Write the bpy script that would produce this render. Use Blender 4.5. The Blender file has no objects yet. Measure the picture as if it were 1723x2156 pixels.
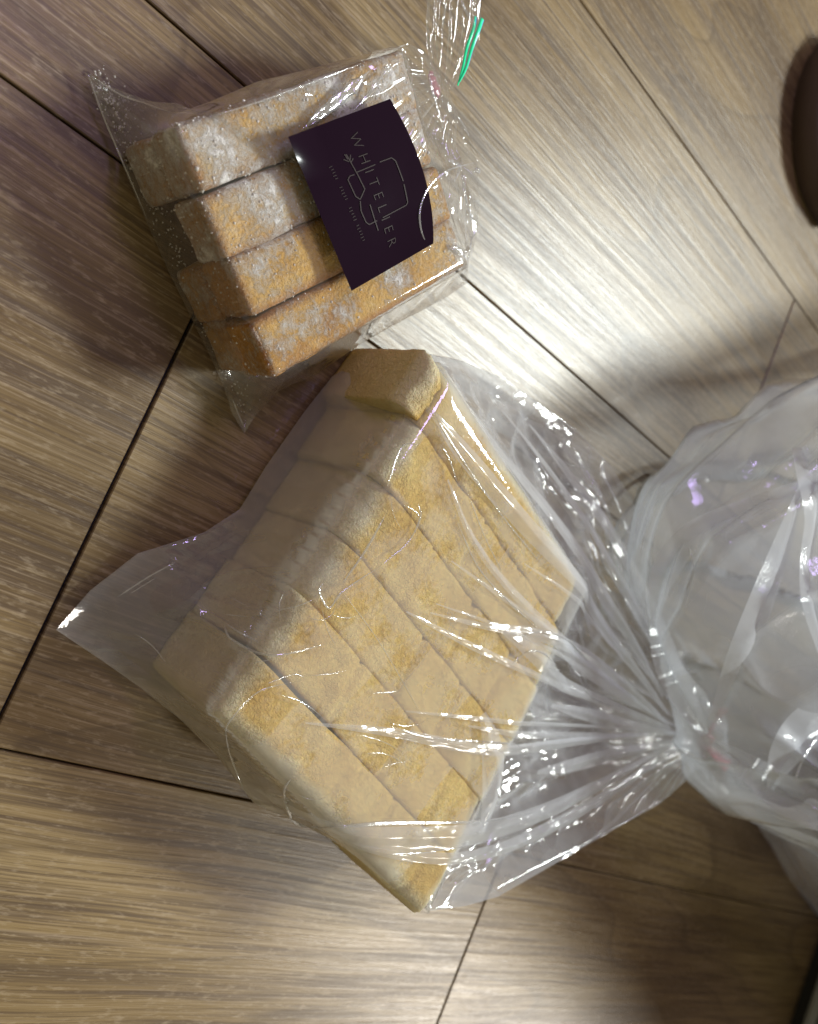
import bpy, bmesh, math, random
import numpy as np
from mathutils import Vector, Matrix

random.seed(7)
RNG = np.random.default_rng(11)
scene = bpy.context.scene
COL = scene.collection

# ------------------------------------------------------------------ camera
FPX, CX, CY, CAMH = 1750.0, 861.5, 1078.0, 0.36      # focal length and centre in units of a 1723 x 2156 picture
_d1 = np.array([1899., -1067., -FPX]); _d1 /= np.linalg.norm(_d1)
_up = np.array([1410., -360., FPX]); _up -= _d1 * _up.dot(_d1); _up /= np.linalg.norm(_up)
_d2 = np.cross(_up, _d1)
ROT = np.stack([_d1, _d2, _up])
CAMP = np.array([0., 0., CAMH])


def P(x, y, z=0.0):
    """the place in the room, at height z, that the photograph shows at (x, y)"""
    d = ROT @ np.array([x - CX, -(y - CY), -FPX])
    return CAMP + d * ((z - CAMH) / d[2])


cam_data = bpy.data.cameras.new("camera")
cam = bpy.data.objects.new("camera", cam_data)
COL.objects.link(cam)
M4 = Matrix([[*ROT[i], CAMP[i]] for i in range(3)] + [[0, 0, 0, 1]])
cam.matrix_world = M4
cam_data.sensor_fit = 'HORIZONTAL'
cam_data.sensor_width = 36.0
cam_data.lens = 36.0 * FPX / 1723.0
cam_data.clip_start, cam_data.clip_end = 0.01, 60.0
cam_data.dof.use_dof = True
_f = ROT.T @ (P(700, 1000, 0.06) - CAMP)
cam_data.dof.focus_distance = -_f[2]
cam_data.dof.aperture_fstop = 9.5
scene.camera = cam

# ------------------------------------------------------------------ light
scene.view_settings.view_transform = 'Standard'
scene.view_settings.look = 'None'
scene.view_settings.exposure = 0.20
scene.view_settings.gamma = 1.0
scene.cycles.transparent_max_bounces = 32
scene.cycles.max_bounces = 8
scene.cycles.use_denoising = True
scene.cycles.caustics_reflective = False
scene.cycles.caustics_refractive = False
scene.cycles.sample_clamp_indirect = 4.0

world = bpy.data.worlds.new("World")
scene.world = world
world.use_nodes = True
bg = world.node_tree.nodes["Background"]
bg.inputs[0].default_value = (1.0, 0.88, 0.57, 1)
bg.inputs[1].default_value = 0.23


def area(name, loc, target, size, size_y, power, color):
    l = bpy.data.lights.new(name, 'AREA')
    l.shape = 'RECTANGLE'
    l.size, l.size_y, l.energy, l.color = size, size_y, power, color
    o = bpy.data.objects.new(name, l)
    o.location = loc
    o.rotation_euler = (Vector(target) - Vector(loc)).to_track_quat('-Z', 'Y').to_euler()
    COL.objects.link(o)
    return o


def mirror_at(x, y, height):
    """where a ceiling lamp hangs whose mirror image the floor shows at (x, y)"""
    g = P(x, y); d = g - CAMP; d[2] = -d[2]
    return g + d * (height / d[2])


L1 = mirror_at(1085, 715, 1.7)
area("ceiling_lamp", L1, P(800, 900), 0.55, 0.34, 60.0, (0.93, 1.0, 0.97))
L2 = mirror_at(960, 2060, 1.7)
area("second_ceiling_lamp", L2, P(800, 1300), 0.5, 0.34, 34.0, (1.0, 0.96, 0.88))
area("violet_lamp", (-0.10, 0.80, 1.30), P(700, 1000), 0.14, 0.5, 3.4, (0.60, 0.43, 1.0))

# ------------------------------------------------------------------ helpers
def link(name, me, mat=None, parent=None, smooth=True):
    o = bpy.data.objects.new(name, me)
    COL.objects.link(o)
    if mat is not None:
        me.materials.append(mat)
    if parent is not None:
        o.parent = parent
    if smooth:
        me.polygons.foreach_set('use_smooth', [True] * len(me.polygons))
    me.update()
    return o


def mesh(name, verts, faces, mat=None, parent=None, smooth=True, attrs=None):
    me = bpy.data.meshes.new(name)
    me.from_pydata([tuple(map(float, v)) for v in verts], [], faces)
    if attrs:
        for k, a in attrs.items():
            at = me.attributes.new(k, 'FLOAT', 'POINT')
            at.data.foreach_set('value', np.asarray(a, dtype=np.float32))
    return link(name, me, mat, parent, smooth)


def grid_mesh(name, pts, mat, parent=None, closed_u=False, attrs=None):
    """pts: (nu, nv, 3) array joined as one quad sheet"""
    nu, nv = pts.shape[:2]
    me = bpy.data.meshes.new(name)
    iu = np.arange(nu if closed_u else nu - 1)
    jv = np.arange(nv - 1)
    I, J = np.meshgrid(iu, jv, indexing='ij')
    I2 = (I + 1) % nu
    q = np.stack([I * nv + J, I2 * nv + J, I2 * nv + J + 1, I * nv + J + 1], -1).reshape(-1, 4)
    nq = len(q)
    me.vertices.add(nu * nv)
    me.vertices.foreach_set('co', pts.reshape(-1).astype(np.float32))
    me.loops.add(nq * 4)
    me.loops.foreach_set('vertex_index', q.reshape(-1).astype(np.int32))
    me.polygons.add(nq)
    me.polygons.foreach_set('loop_start', (np.arange(nq) * 4).astype(np.int32))
    me.update(calc_edges=True)
    if attrs:
        for k, a in attrs.items():
            at = me.attributes.new(k, 'FLOAT', 'POINT')
            at.data.foreach_set('value', np.asarray(a, dtype=np.float32).reshape(-1))
    return link(name, me, mat, parent)


def thing(name, label, cat, loc=(0, 0, 0), group=None):
    o = bpy.data.objects.new(name, None)
    o.empty_display_size = 0.02
    COL.objects.link(o)
    o.location = loc
    tag(o, label, cat, group)
    return o


def tag(o, label=None, cat=None, group=None, kind=None):
    if label: o['label'] = label
    if cat: o['category'] = cat
    if group: o['group'] = group
    if kind: o['kind'] = kind
    return o


_perm = RNG.permutation(256)
_grad = RNG.uniform(0, 2 * np.pi, 256)


def noise(x, y, seed=0):
    """gradient noise, about -0.7..0.7"""
    x = np.asarray(x, float) + seed * 17.37
    y = np.asarray(y, float) - seed * 9.13
    xi, yi = np.floor(x).astype(int), np.floor(y).astype(int)
    xf, yf = x - xi, y - yi
    u, v = xf * xf * xf * (xf * (xf * 6 - 15) + 10), yf * yf * yf * (yf * (yf * 6 - 15) + 10)

    def g(a, b, dx, dy):
        h = _grad[_perm[(_perm[a & 255] + b) & 255]]
        return np.cos(h) * dx + np.sin(h) * dy
    n00, n10 = g(xi, yi, xf, yf), g(xi + 1, yi, xf - 1, yf)
    n01, n11 = g(xi, yi + 1, xf, yf - 1), g(xi + 1, yi + 1, xf - 1, yf - 1)
    return (n00 * (1 - u) + n10 * u) * (1 - v) + (n01 * (1 - u) + n11 * u) * v


def fbm(x, y, seed=0, octv=4):
    s, a = 0, 1.0
    for k in range(octv):
        s = s + a * noise(x * 2 ** k, y * 2 ** k, seed + k * 3)
        a *= 0.5
    return s


def cells(x, y, n, lo, hi, seed):
    """distance to the nearest of n random seeds: its ridges read as sharp creases in crumpled film"""
    r = np.random.default_rng(seed)
    sx, sy = r.uniform(lo[0], hi[0], n), r.uniform(lo[1], hi[1], n)
    best = np.full(np.shape(x), 1e9)
    for a, b in zip(sx, sy):
        best = np.minimum(best, (x - a) ** 2 + (y - b) ** 2)
    return np.sqrt(best)


def rounded_box(L, W, Hh, r, step, bump=0.0, seed=0):
    """a soft-edged block centred on x, y with its base at z = 0; returns verts, faces and how near each vertex is to an edge"""
    n = [max(4, int(round(s / step))) for s in (L, W, Hh)]
    half = np.array([L, W, Hh]) / 2
    idx, verts, faces = {}, [], []

    def vid(p):
        k = tuple(np.round(p, 7))
        if k not in idx:
            idx[k] = len(verts); verts.append(p)
        return idx[k]
    for ax in range(3):
        a, b = (ax + 1) % 3, (ax + 2) % 3
        ta, tb = np.linspace(-half[a], half[a], n[a] + 1), np.linspace(-half[b], half[b], n[b] + 1)
        for s in (-1, 1):
            for i in range(n[a]):
                for j in range(n[b]):
                    q = []
                    for (u, v) in ((ta[i], tb[j]), (ta[i + 1], tb[j]), (ta[i + 1], tb[j + 1]), (ta[i], tb[j + 1])):
                        p = np.zeros(3); p[ax] = s * half[ax]; p[a] = u; p[b] = v
                        q.append(vid(p))
                    faces.append(q if s > 0 else q[::-1])
    v = np.array(verts)
    inner = np.clip(v, -(half - r), half - r)
    d = v - inner
    ln = np.linalg.norm(d, axis=1, keepdims=True)
    nn = d / np.maximum(ln, 1e-9)
    near = half - np.abs(v)
    near.sort(axis=1)
    edge = np.clip(1 - near[:, 1] / (2.6 * r), 0, 1)
    v = inner + nn * r
    if bump:
        k = fbm(v[:, 0] * 60 + v[:, 2] * 37, v[:, 1] * 60 + v[:, 2] * 53, seed, 4) * bump
        v = v + nn * k[:, None]
    v[:, 2] += Hh / 2
    v[:, 2] = np.maximum(v[:, 2], 0)
    return v, faces, edge


# ------------------------------------------------------------------ materials
class NT:
    def __init__(self, name):
        self.m = bpy.data.materials.new(name)
        self.m.use_nodes = True
        self.t = self.m.node_tree
        self.t.nodes.clear()
        self.out = self.t.nodes.new('ShaderNodeOutputMaterial')

    def n(self, typ, ins=None, **kw):
        nd = self.t.nodes.new(typ)
        for k, v in kw.items():
            setattr(nd, k, v)
        for k, v in (ins or {}).items():
            s = nd.inputs[k]
            if hasattr(v, 'is_output') or isinstance(v, bpy.types.NodeSocket):
                self.t.links.new(v, s)
            else:
                s.default_value = v
        return nd

    def math(self, op, a, b=0.0, c=0.0, clamp=False):
        nd = self.n('ShaderNodeMath', {0: a, 1: b, 2: c}, operation=op, use_clamp=clamp)
        return nd.outputs[0]

    def mix(self, f, a, b, blend='MIX'):
        nd = self.n('ShaderNodeMix', {0: f, 6: a, 7: b}, data_type='RGBA', blend_type=blend)
        return nd.outputs[2]

    def ramp(self, f, stops, interp='LINEAR'):
        nd = self.n('ShaderNodeValToRGB', {0: f})
        cr = nd.color_ramp
        cr.interpolation = interp
        while len(cr.elements) < len(stops):
            cr.elements.new(0.5)
        for e, (p, c) in zip(cr.elements, stops):
            e.position = p
            e.color = c if len(c) == 4 else (*c, 1)
        return nd.outputs[0]

    def noise(self, vec, scale, detail=4, rough=0.55, dist=0.0):
        return self.n('ShaderNodeTexNoise', {'Vector': vec, 'Scale': scale, 'Detail': detail, 'Roughness': rough, 'Distortion': dist}).outputs[0]

    def done(self, shader):
        self.t.links.new(shader, self.out.inputs[0])
        return self.m


def c3(a): return (a, a, a, 1)


def mat_wood():
    k = NT("wood_print")
    co = k.n('ShaderNodeTexCoord').outputs['Object']
    rnd = k.n('ShaderNodeObjectInfo').outputs['Random']
    off = k.n('ShaderNodeCombineXYZ', {0: k.math('MULTIPLY', rnd, 7.3), 1: k.math('MULTIPLY', rnd, 3.1), 2: k.math('MULTIPLY', rnd, 11.0)}).outputs[0]
    pos = k.n('ShaderNodeVectorMath', {0: co, 1: off}, operation='ADD').outputs[0]

    def scaled(sx, sy, sz=1.0, src=pos):
        return k.n('ShaderNodeVectorMath', {0: src, 1: (sx, sy, sz)}, operation='MULTIPLY').outputs[0]
    # slow bending of the grain
    warp = k.noise(scaled(3.0, 9.0), 1.0, 2)
    wv = k.n('ShaderNodeCombineXYZ', {0: 0.0, 1: k.math('MULTIPLY', k.math('SUBTRACT', warp, 0.5), 0.016), 2: 0.0}).outputs[0]
    wp = k.n('ShaderNodeVectorMath', {0: pos, 1: wv}, operation='ADD').outputs[0]
    fine = k.noise(scaled(9.0, 640.0, 1, wp), 1.0, 5, 0.70)
    mid = k.noise(scaled(4.5, 210.0, 1, wp), 1.0, 4, 0.68)
    broad = k.noise(scaled(2.2, 17.0, 1, wp), 1.0, 3, 0.5)
    # cathedral contours
    hill = k.noise(scaled(1.6, 7.0, 1, wp), 1.0, 1, 0.4)
    ring = k.math('FRACT', k.math('MULTIPLY', hill, 11.0))
    ringd = k.ramp(ring, [(0.0, c3(1)), (0.07, c3(0.35)), (0.5, c3(0)), (0.97, c3(0)), (1.0, c3(1))])
    fleck = k.noise(scaled(150.0, 520.0, 1, wp), 1.0, 3, 0.6)
    c = k.ramp(broad, [(0.30, (0.108, 0.066, 0.030)), (0.46, (0.192, 0.127, 0.058)), (0.60, (0.270, 0.188, 0.088)), (0.8, (0.31, 0.226, 0.115))])
    c = k.mix(k.ramp(mid, [(0.38, c3(0.75)), (0.52, c3(0.0))]), c, (0.085, 0.052, 0.030, 1))
    c = k.mix(k.ramp(fine, [(0.39, c3(0.65)), (0.50, c3(0.0))]), c, (0.095, 0.060, 0.036, 1))
    c = k.mix(k.ramp(fine, [(0.52, c3(0.0)), (0.72, c3(0.55))]), c, (0.43, 0.33, 0.22, 1))
    c = k.mix(k.ramp(fleck, [(0.54, c3(0.0)), (0.70, c3(0.40))]), c, (0.42, 0.33, 0.22, 1))
    c = k.mix(k.math('MULTIPLY', ringd, 0.38), c, (0.060, 0.036, 0.022, 1))
    hgt = k.math('ADD', k.math('MULTIPLY', fine, 0.6), k.math('MULTIPLY', mid, 0.8))
    bmp = k.n('ShaderNodeBump', {'Height': hgt, 'Strength': 0.30, 'Distance': 0.0010}).outputs[0]
    rgh = k.ramp(mid, [(0.3, c3(0.40)), (0.7, c3(0.25))])
    b = k.n('ShaderNodeBsdfPrincipled', {'Base Color': c, 'Roughness': rgh, 'Normal': bmp, 'Specular IOR Level': 0.52})
    return k.done(b.outputs[0])


def mat_plain(name, col, rough=0.5, spec=0.5, bump=0.0, scale=200, var=0.15):
    k = NT(name)
    co = k.n('ShaderNodeTexCoord').outputs['Object']
    nz = k.noise(co, scale, 4)
    c = k.mix(k.math('MULTIPLY', nz, var), (*col, 1), tuple(x * 0.55 for x in col) + (1,))
    ins = {'Base Color': c, 'Roughness': rough, 'Specular IOR Level': spec}
    if bump:
        ins['Normal'] = k.n('ShaderNodeBump', {'Height': nz, 'Strength': bump, 'Distance': 0.001}).outputs[0]
    return k.done(k.n('ShaderNodeBsdfPrincipled', ins).outputs[0])


def mat_film(name, haze=0.05, tint=(0.93, 0.95, 1.0), rough=0.07, bump=0.25, gloss=1.7, cap=0.7, veil=0.0):
    """thin clear film: what it lets through, its milky body (denser the longer the way through it) and its gloss"""
    k = NT(name)
    co = k.n('ShaderNodeTexCoord').outputs['Object']
    nz = k.noise(co, 90.0, 3, 0.6, 0.6)
    nz2 = k.noise(co, 340.0, 2, 0.5)
    hh = k.math('ADD', nz, k.math('MULTIPLY', nz2, 0.25))
    nrm = k.n('ShaderNodeBump', {'Height': hh, 'Strength': bump, 'Distance': 0.002}).outputs[0]
    geo = k.n('ShaderNodeNewGeometry')

    def cosine(nsock):
        d = k.n('ShaderNodeVectorMath', {0: nsock, 1: geo.outputs['Incoming']}, operation='DOT_PRODUCT').outputs['Value']
        return k.math('MAXIMUM', k.math('ABSOLUTE', d), 0.04)
    cb = cosine(nrm)
    cg = cosine(geo.outputs['Normal'])
    fres = k.math('ADD', k.math('MULTIPLY', k.math('POWER', k.math('SUBTRACT', 1.0, cb), 5.0), 0.96), 0.04)
    fres = k.math('MINIMUM', k.math('MULTIPLY', fres, gloss), cap)
    if veil:
        vl = k.n('ShaderNodeAttribute', attribute_name='veil').outputs['Fac']
        clear = k.math('SUBTRACT', 1.0 - haze, k.math('MULTIPLY', vl, veil))
    else:
        clear = 1.0 - haze
    thru = k.math('POWER', clear, k.math('DIVIDE', 1.0, cg))
    milk = k.math('SUBTRACT', 1.0, thru, clamp=True)
    dif = k.n('ShaderNodeBsdfDiffuse', {'Color': (*tint, 1), 'Normal': nrm}).outputs[0]
    trl = k.n('ShaderNodeBsdfTranslucent', {'Color': (*tint, 1), 'Normal': nrm}).outputs[0]
    body = k.n('ShaderNodeMixShader', {0: 0.45, 1: dif, 2: trl}).outputs[0]
    tr = k.n('ShaderNodeBsdfTransparent', {0: (0.985, 0.985, 0.985, 1)}).outputs[0]
    a = k.n('ShaderNodeMixShader', {0: milk, 1: tr, 2: body}).outputs[0]
    gl = k.n('ShaderNodeBsdfGlossy', {'Color': (1, 1, 1, 1), 'Roughness': rough, 'Normal': nrm}).outputs[0]
    return k.done(k.n('ShaderNodeMixShader', {0: fres, 1: a, 2: gl}).outputs[0])


def mat_bread():
    k = NT("milk_bread_crust")
    co = k.n('ShaderNodeTexCoord').outputs['Object']
    edge = k.n('ShaderNodeAttribute', attribute_name='edge').outputs['Fac']
    side = k.n('ShaderNodeAttribute', attribute_name='side').outputs['Fac']
    big = k.noise(co, 28.0, 4, 0.6)
    fine = k.noise(co, 420.0, 4, 0.65, 1.2)
    top = k.ramp(big, [(0.32, (0.62, 0.375, 0.066)), (0.46, (0.74, 0.490, 0.112)), (0.64, (0.82, 0.600, 0.185))])
    cream = k.ramp(big, [(0.3, (0.76, 0.65, 0.36)), (0.7, (0.86, 0.80, 0.56))])
    ef = k.math('ADD', edge, k.math('MULTIPLY', k.math('SUBTRACT', big, 0.5), 0.9))
    c = k.mix(k.ramp(ef, [(0.30, c3(0)), (0.72, c3(1))]), top, cream)
    sidec = k.ramp(big, [(0.3, (0.68, 0.54, 0.24)), (0.7, (0.78, 0.66, 0.36))])
    c = k.mix(side, c, sidec)
    skin = k.noise(co, 130.0, 5, 0.65, 0.5)
    c = k.mix(k.ramp(skin, [(0.52, c3(0)), (0.72, c3(0.28))]), c, (0.56, 0.33, 0.075, 1))
    c = k.mix(k.math('MULTIPLY', fine, 0.25), c, (0.40, 0.23, 0.07, 1))
    bmp = k.n('ShaderNodeBump', {'Height': k.math('ADD', fine, k.math('MULTIPLY', big, 0.6)), 'Strength': 0.9, 'Distance': 0.0020}).outputs[0]
    b = k.n('ShaderNodeBsdfPrincipled', {'Base Color': c, 'Roughness': 0.55, 'Normal': bmp, 'Specular IOR Level': 0.35,
                                         'Subsurface Weight': 0.12, 'Subsurface Radius': (0.006, 0.003, 0.001), 'Subsurface Scale': 1.0})
    return k.done(b.outputs[0])


def mat_toast():
    k = NT("buttered_toast")
    co = k.n('ShaderNodeTexCoord').outputs['Object']
    rnd = k.n('ShaderNodeObjectInfo').outputs['Random']
    pos = k.n('ShaderNodeVectorMath', {0: co, 1: k.n('ShaderNodeCombineXYZ', {0: rnd, 1: k.math('MULTIPLY', rnd, 5.0), 2: 0.0}).outputs[0]}, operation='ADD').outputs[0]
    edge = k.n('ShaderNodeAttribute', attribute_name='edge').outputs['Fac']
    endf = k.n('ShaderNodeAttribute', attribute_name='end').outputs['Fac']
    sug = k.n('ShaderNodeAttribute', attribute_name='sugar').outputs['Fac']
    big = k.noise(pos, 38.0, 4, 0.6)
    fine = k.noise(pos, 600.0, 4, 0.7)
    gold = k.ramp(big, [(0.32, (0.48, 0.21, 0.028)), (0.47, (0.72, 0.40, 0.075)), (0.68, (0.82, 0.54, 0.15))])
    brown = k.ramp(big, [(0.35, (0.24, 0.080, 0.014)), (0.65, (0.50, 0.20, 0.036))])
    ef = k.math('ADD', k.math('MAXIMUM', edge, k.math('MULTIPLY', endf, 0.75)), k.math('MULTIPLY', k.math('SUBTRACT', big, 0.5), 1.2))
    c = k.mix(k.ramp(ef, [(0.35, c3(0)), (0.95, c3(0.9))]), gold, brown)
    c = k.mix(k.math('MULTIPLY', fine, 0.30), c, (0.30, 0.13, 0.035, 1))
    # melted sugar left as white bloom in ragged patches
    patch = k.noise(pos, 45.0, 2, 0.5)
    flake = k.noise(pos, 300.0, 8, 0.80, 0.4)
    sf = k.math('ADD', k.math('ADD', k.math('MULTIPLY', patch, 0.95), k.math('MULTIPLY', flake, 0.9)), k.math('MULTIPLY', sug, 0.14))
    sf = k.math('MULTIPLY', sf, 0.8)
    sfm = k.ramp(sf, [(0.76, c3(0)), (0.855, c3(0.45)), (0.94, c3(0.95))])
    dust = k.noise(pos, 520.0, 5, 0.75)
    c = k.mix(k.ramp(k.math('ADD', k.math('MULTIPLY', dust, 0.8), k.math('MULTIPLY', sug, 0.10)), [(0.40, c3(0.0)), (0.58, c3(0.42))]), c, (0.80, 0.70, 0.55, 1))
    c = k.mix(sfm, c, (0.93, 0.90, 0.86, 1))
    bmp = k.n('ShaderNodeBump', {'Height': k.math('ADD', fine, k.math('ADD', k.math('MULTIPLY', big, 0.8), k.math('MULTIPLY', sfm, 0.5))), 'Strength': 0.9, 'Distance': 0.0018}).outputs[0]
    rgh = k.ramp(big, [(0.35, c3(0.30)), (0.65, c3(0.55))])
    b = k.n('ShaderNodeBsdfPrincipled', {'Base Color': c, 'Roughness': rgh, 'Normal': bmp, 'Specular IOR Level': 0.5})
    return k.done(b.outputs[0])


M_WOOD = mat_wood()
M_GAP = mat_plain("seam_dark", (0.012, 0.011, 0.014), 0.6)
M_FILM = mat_film("clear_bag_film", 0.065, rough=0.055, bump=0.10, gloss=2.0, veil=0.15)
M_CRISP = mat_film("crisp_toast_film", 0.035, (0.95, 0.95, 0.97), 0.07, 0.06, 1.9)
M_FOLD = mat_film("folded_bag_film", 0.21, (0.93, 0.95, 1.0), 0.10, 0.1, 1.1)
M_RUFF = mat_film("ruffled_bag_film", 0.23, (0.88, 0.93, 1.0), 0.10, 0.30, 1.5)
M_BREAD = mat_bread()
M_TOAST = mat_toast()
M_SUGAR = mat_plain("sugar_crystal", (0.82, 0.78, 0.74), 0.35, 0.5)
M_STICK = mat_plain("plum_sticker", (0.0090, 0.0016, 0.0105), 0.08, 0.30, 0.0)
M_GOLD = mat_plain("copper_print", (0.026, 0.013, 0.012), 0.5, 0.2)
M_RED = mat_plain("red_tie", (0.55, 0.07, 0.14), 0.4)
M_BROWN = mat_plain("brown_sole", (0.075, 0.050, 0.038), 0.6, 0.4, 0.2, 300)
M_BLACK = mat_plain("black_upper", (0.006, 0.006, 0.007), 0.4, 0.5, 0.2, 300)
M_GREY = mat_plain("grey_panel", (0.22, 0.22, 0.20), 0.5)
M_GREYE = mat_plain("grey_edge_highlight", (0.36, 0.37, 0.36), 0.4)  # panel grey lightened to paint the highlight along its edge

# ------------------------------------------------------------------ floor
floor_base = mesh("floor", [(-2, -3, -0.004), (5, -3, -0.004), (5, 3, -0.004), (-2, 3, -0.004)], [(0, 1, 2, 3)], M_GAP, smooth=False)
tag(floor_base, kind='structure')


def plank(x0, x1, y0, y1):
    g, gy, b = 0.0009, 0.0005, 0.0005
    x0 += g; x1 -= g; y0 += gy; y1 -= gy
    ox, oy = x0, y0
    xs, ys = (0, x1 - x0), (0, y1 - y0)
    lo = [(xs[0], ys[0]), (xs[1], ys[0]), (xs[1], ys[1]), (xs[0], ys[1])]
    hi = [(xs[0] + b, ys[0] + b), (xs[1] - b, ys[0] + b), (xs[1] - b, ys[1] - b), (xs[0] + b, ys[1] - b)]
    v = [(x, y, -0.0035) for x, y in lo] + [(x, y, -b) for x, y in lo] + [(x, y, 0) for x, y in hi]
    f = [(8, 9, 10, 11)]
    for i in range(4):
        j = (i + 1) % 4
        f += [(i, j, 4 + j, 4 + i), (4 + i, 4 + j, 8 + j, 8 + i)]
    o = mesh("plank", v, f, M_WOOD, floor_base, smooth=False)
    o.location = (ox, oy, 0)


YS = {'E': -0.1135, 'A': 0.129, 'B': 0.192, 'C': 0.376}
rows = [(-0.600, -0.356, (-1.2, -0.05, 1.2, 2.6)), (-0.356, YS['E'], (-0.85, 0.4895, 1.75, 3.0)), (YS['E'], YS['A'], (-1.1, 0.1345, 1.38, 2.65)),
        (YS['A'], YS['B'], (-0.6, 0.95, 2.2)), (YS['B'], YS['C'], (-0.7, 0.5825, 1.85, 3.0)), (YS['C'], 0.622, (-0.9, 0.95, 2.2)),
        (0.622, 0.868, (-0.5, 0.72, 2.0)), (0.868, 1.114, (-0.5, 1.1, 2.4))]
for y0, y1, xs in rows:
    for a, b in zip(xs[:-1], xs[1:]):
        plank(a, b, y0, y1)

# ------------------------------------------------------------------ cabinet foot and slipper at the edge of the picture
cab = thing("cabinet", "grey cabinet front above a black kick strip in the bottom right corner", "cabinet", (1.09, 0.0, 0))


def box(name, x0, x1, y0, y1, z0, z1, m, parent, bev=0.002):
    bm = bmesh.new()
    bmesh.ops.create_cube(bm, size=1)
    for v in bm.verts:
        v.co = Vector(((x0 + x1) / 2 + v.co.x * (x1 - x0), (y0 + y1) / 2 + v.co.y * (y1 - y0), (z0 + z1) / 2 + v.co.z * (z1 - z0)))
    if bev:
        bmesh.ops.bevel(bm, geom=bm.edges[:], offset=bev, segments=2, affect='EDGES')
    me = bpy.data.meshes.new(name); bm.to_mesh(me); bm.free()
    return link(name, me, m, parent, smooth=False)


CY0, CY1 = -0.40, 0.34  # unseen length and height shaped to shade the floor at lower right
box("kick_strip", 0.0, 0.30, CY0, CY1, 0.0, 0.013, M_BLACK, cab)
box("edge_highlight", -0.012, 0.30, CY0 - 0.003, CY1 + 0.003, 0.015, 0.026, M_GREYE, cab, 0.004)
box("front_panel", -0.008, 0.30, CY0, CY1, 0.0275, 0.62, M_GREY, cab, 0.003)

slip = thing("slipper", "brown soled slipper with a black upper at the right edge of the floor", "slipper", tuple(P(1750, 280)))


def outline_slab(name, pts, z0, z1, r, m, parent, dome=0.0):
    """a rounded slab over a closed outline (world xy, counter-clockwise)"""
    p = np.array(pts); c = p.mean(0)
    tang = np.roll(p, -1, 0) - np.roll(p, 1, 0)
    nrm = np.stack([tang[:, 1], -tang[:, 0]], 1); nrm /= np.linalg.norm(nrm, axis=1, keepdims=True)
    rings = []
    for a in np.linspace(0, 1, 7):
        off = -r * (1 - math.sin(a * math.pi))* 0.6
        rings.append(np.column_stack([p + nrm * off, np.full(len(p), z0 + (z1 - z0) * a)]))
    for s in (0.93, 0.8, 0.6, 0.35, 0.1):
        q = c + (rings[6][:, :2] - c) * s
        rings.append(np.column_stack([q, np.full(len(p), z1 + dome * (1 - s * s))]))
    arr = np.array(rings).transpose(1, 0, 2)
    loc = np.array(parent.location)
    return grid_mesh(name, arr - loc, m, parent, closed_u=True)


nose = [(1723, 86), (1697, 120), (1677, 170), (1666, 230), (1664, 290), (1668, 345), (1678, 395), (1696, 440), (1723, 482)]
NP = np.array([P(x, y)[:2] for x, y in nose])
chord = NP[0] - NP[-1]
out = np.array([chord[1], -chord[0]]); out /= np.linalg.norm(out)
if out.dot(NP[4] - NP.mean(0)) > 0: out = -out
mid = (NP[0] + NP[-1]) / 2
full = [*NP]
t = np.linspace(0.0, 1.0, 10)[1:]
for a in t: full.append(NP[-1] + out * 0.20 * a)
for a in np.linspace(0, np.pi, 12)[1:-1]:
    full.append(mid + out * (0.20 + math.sin(a) * 0.05) - chord / 2 * math.cos(a))
for a in t[::-1]: full.append(NP[0] + out * 0.20 * a)
full = np.array(full)
area2 = np.sum(full[:, 0] * np.roll(full[:, 1], -1) - np.roll(full[:, 0], -1) * full[:, 1])
if area2 < 0: full = full[::-1]
outline_slab("sole", full, 0.0, 0.022, 0.004, M_BROWN, slip)
fc = full.mean(0)
outline_slab("upper", fc + (full - fc) * 0.89, 0.0225, 0.045, 0.012, M_BLACK, slip, 0.016)

outline_slab("welt", fc + (full - fc) * 0.955, 0.0218, 0.0262, 0.003, M_BROWN, slip)

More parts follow.
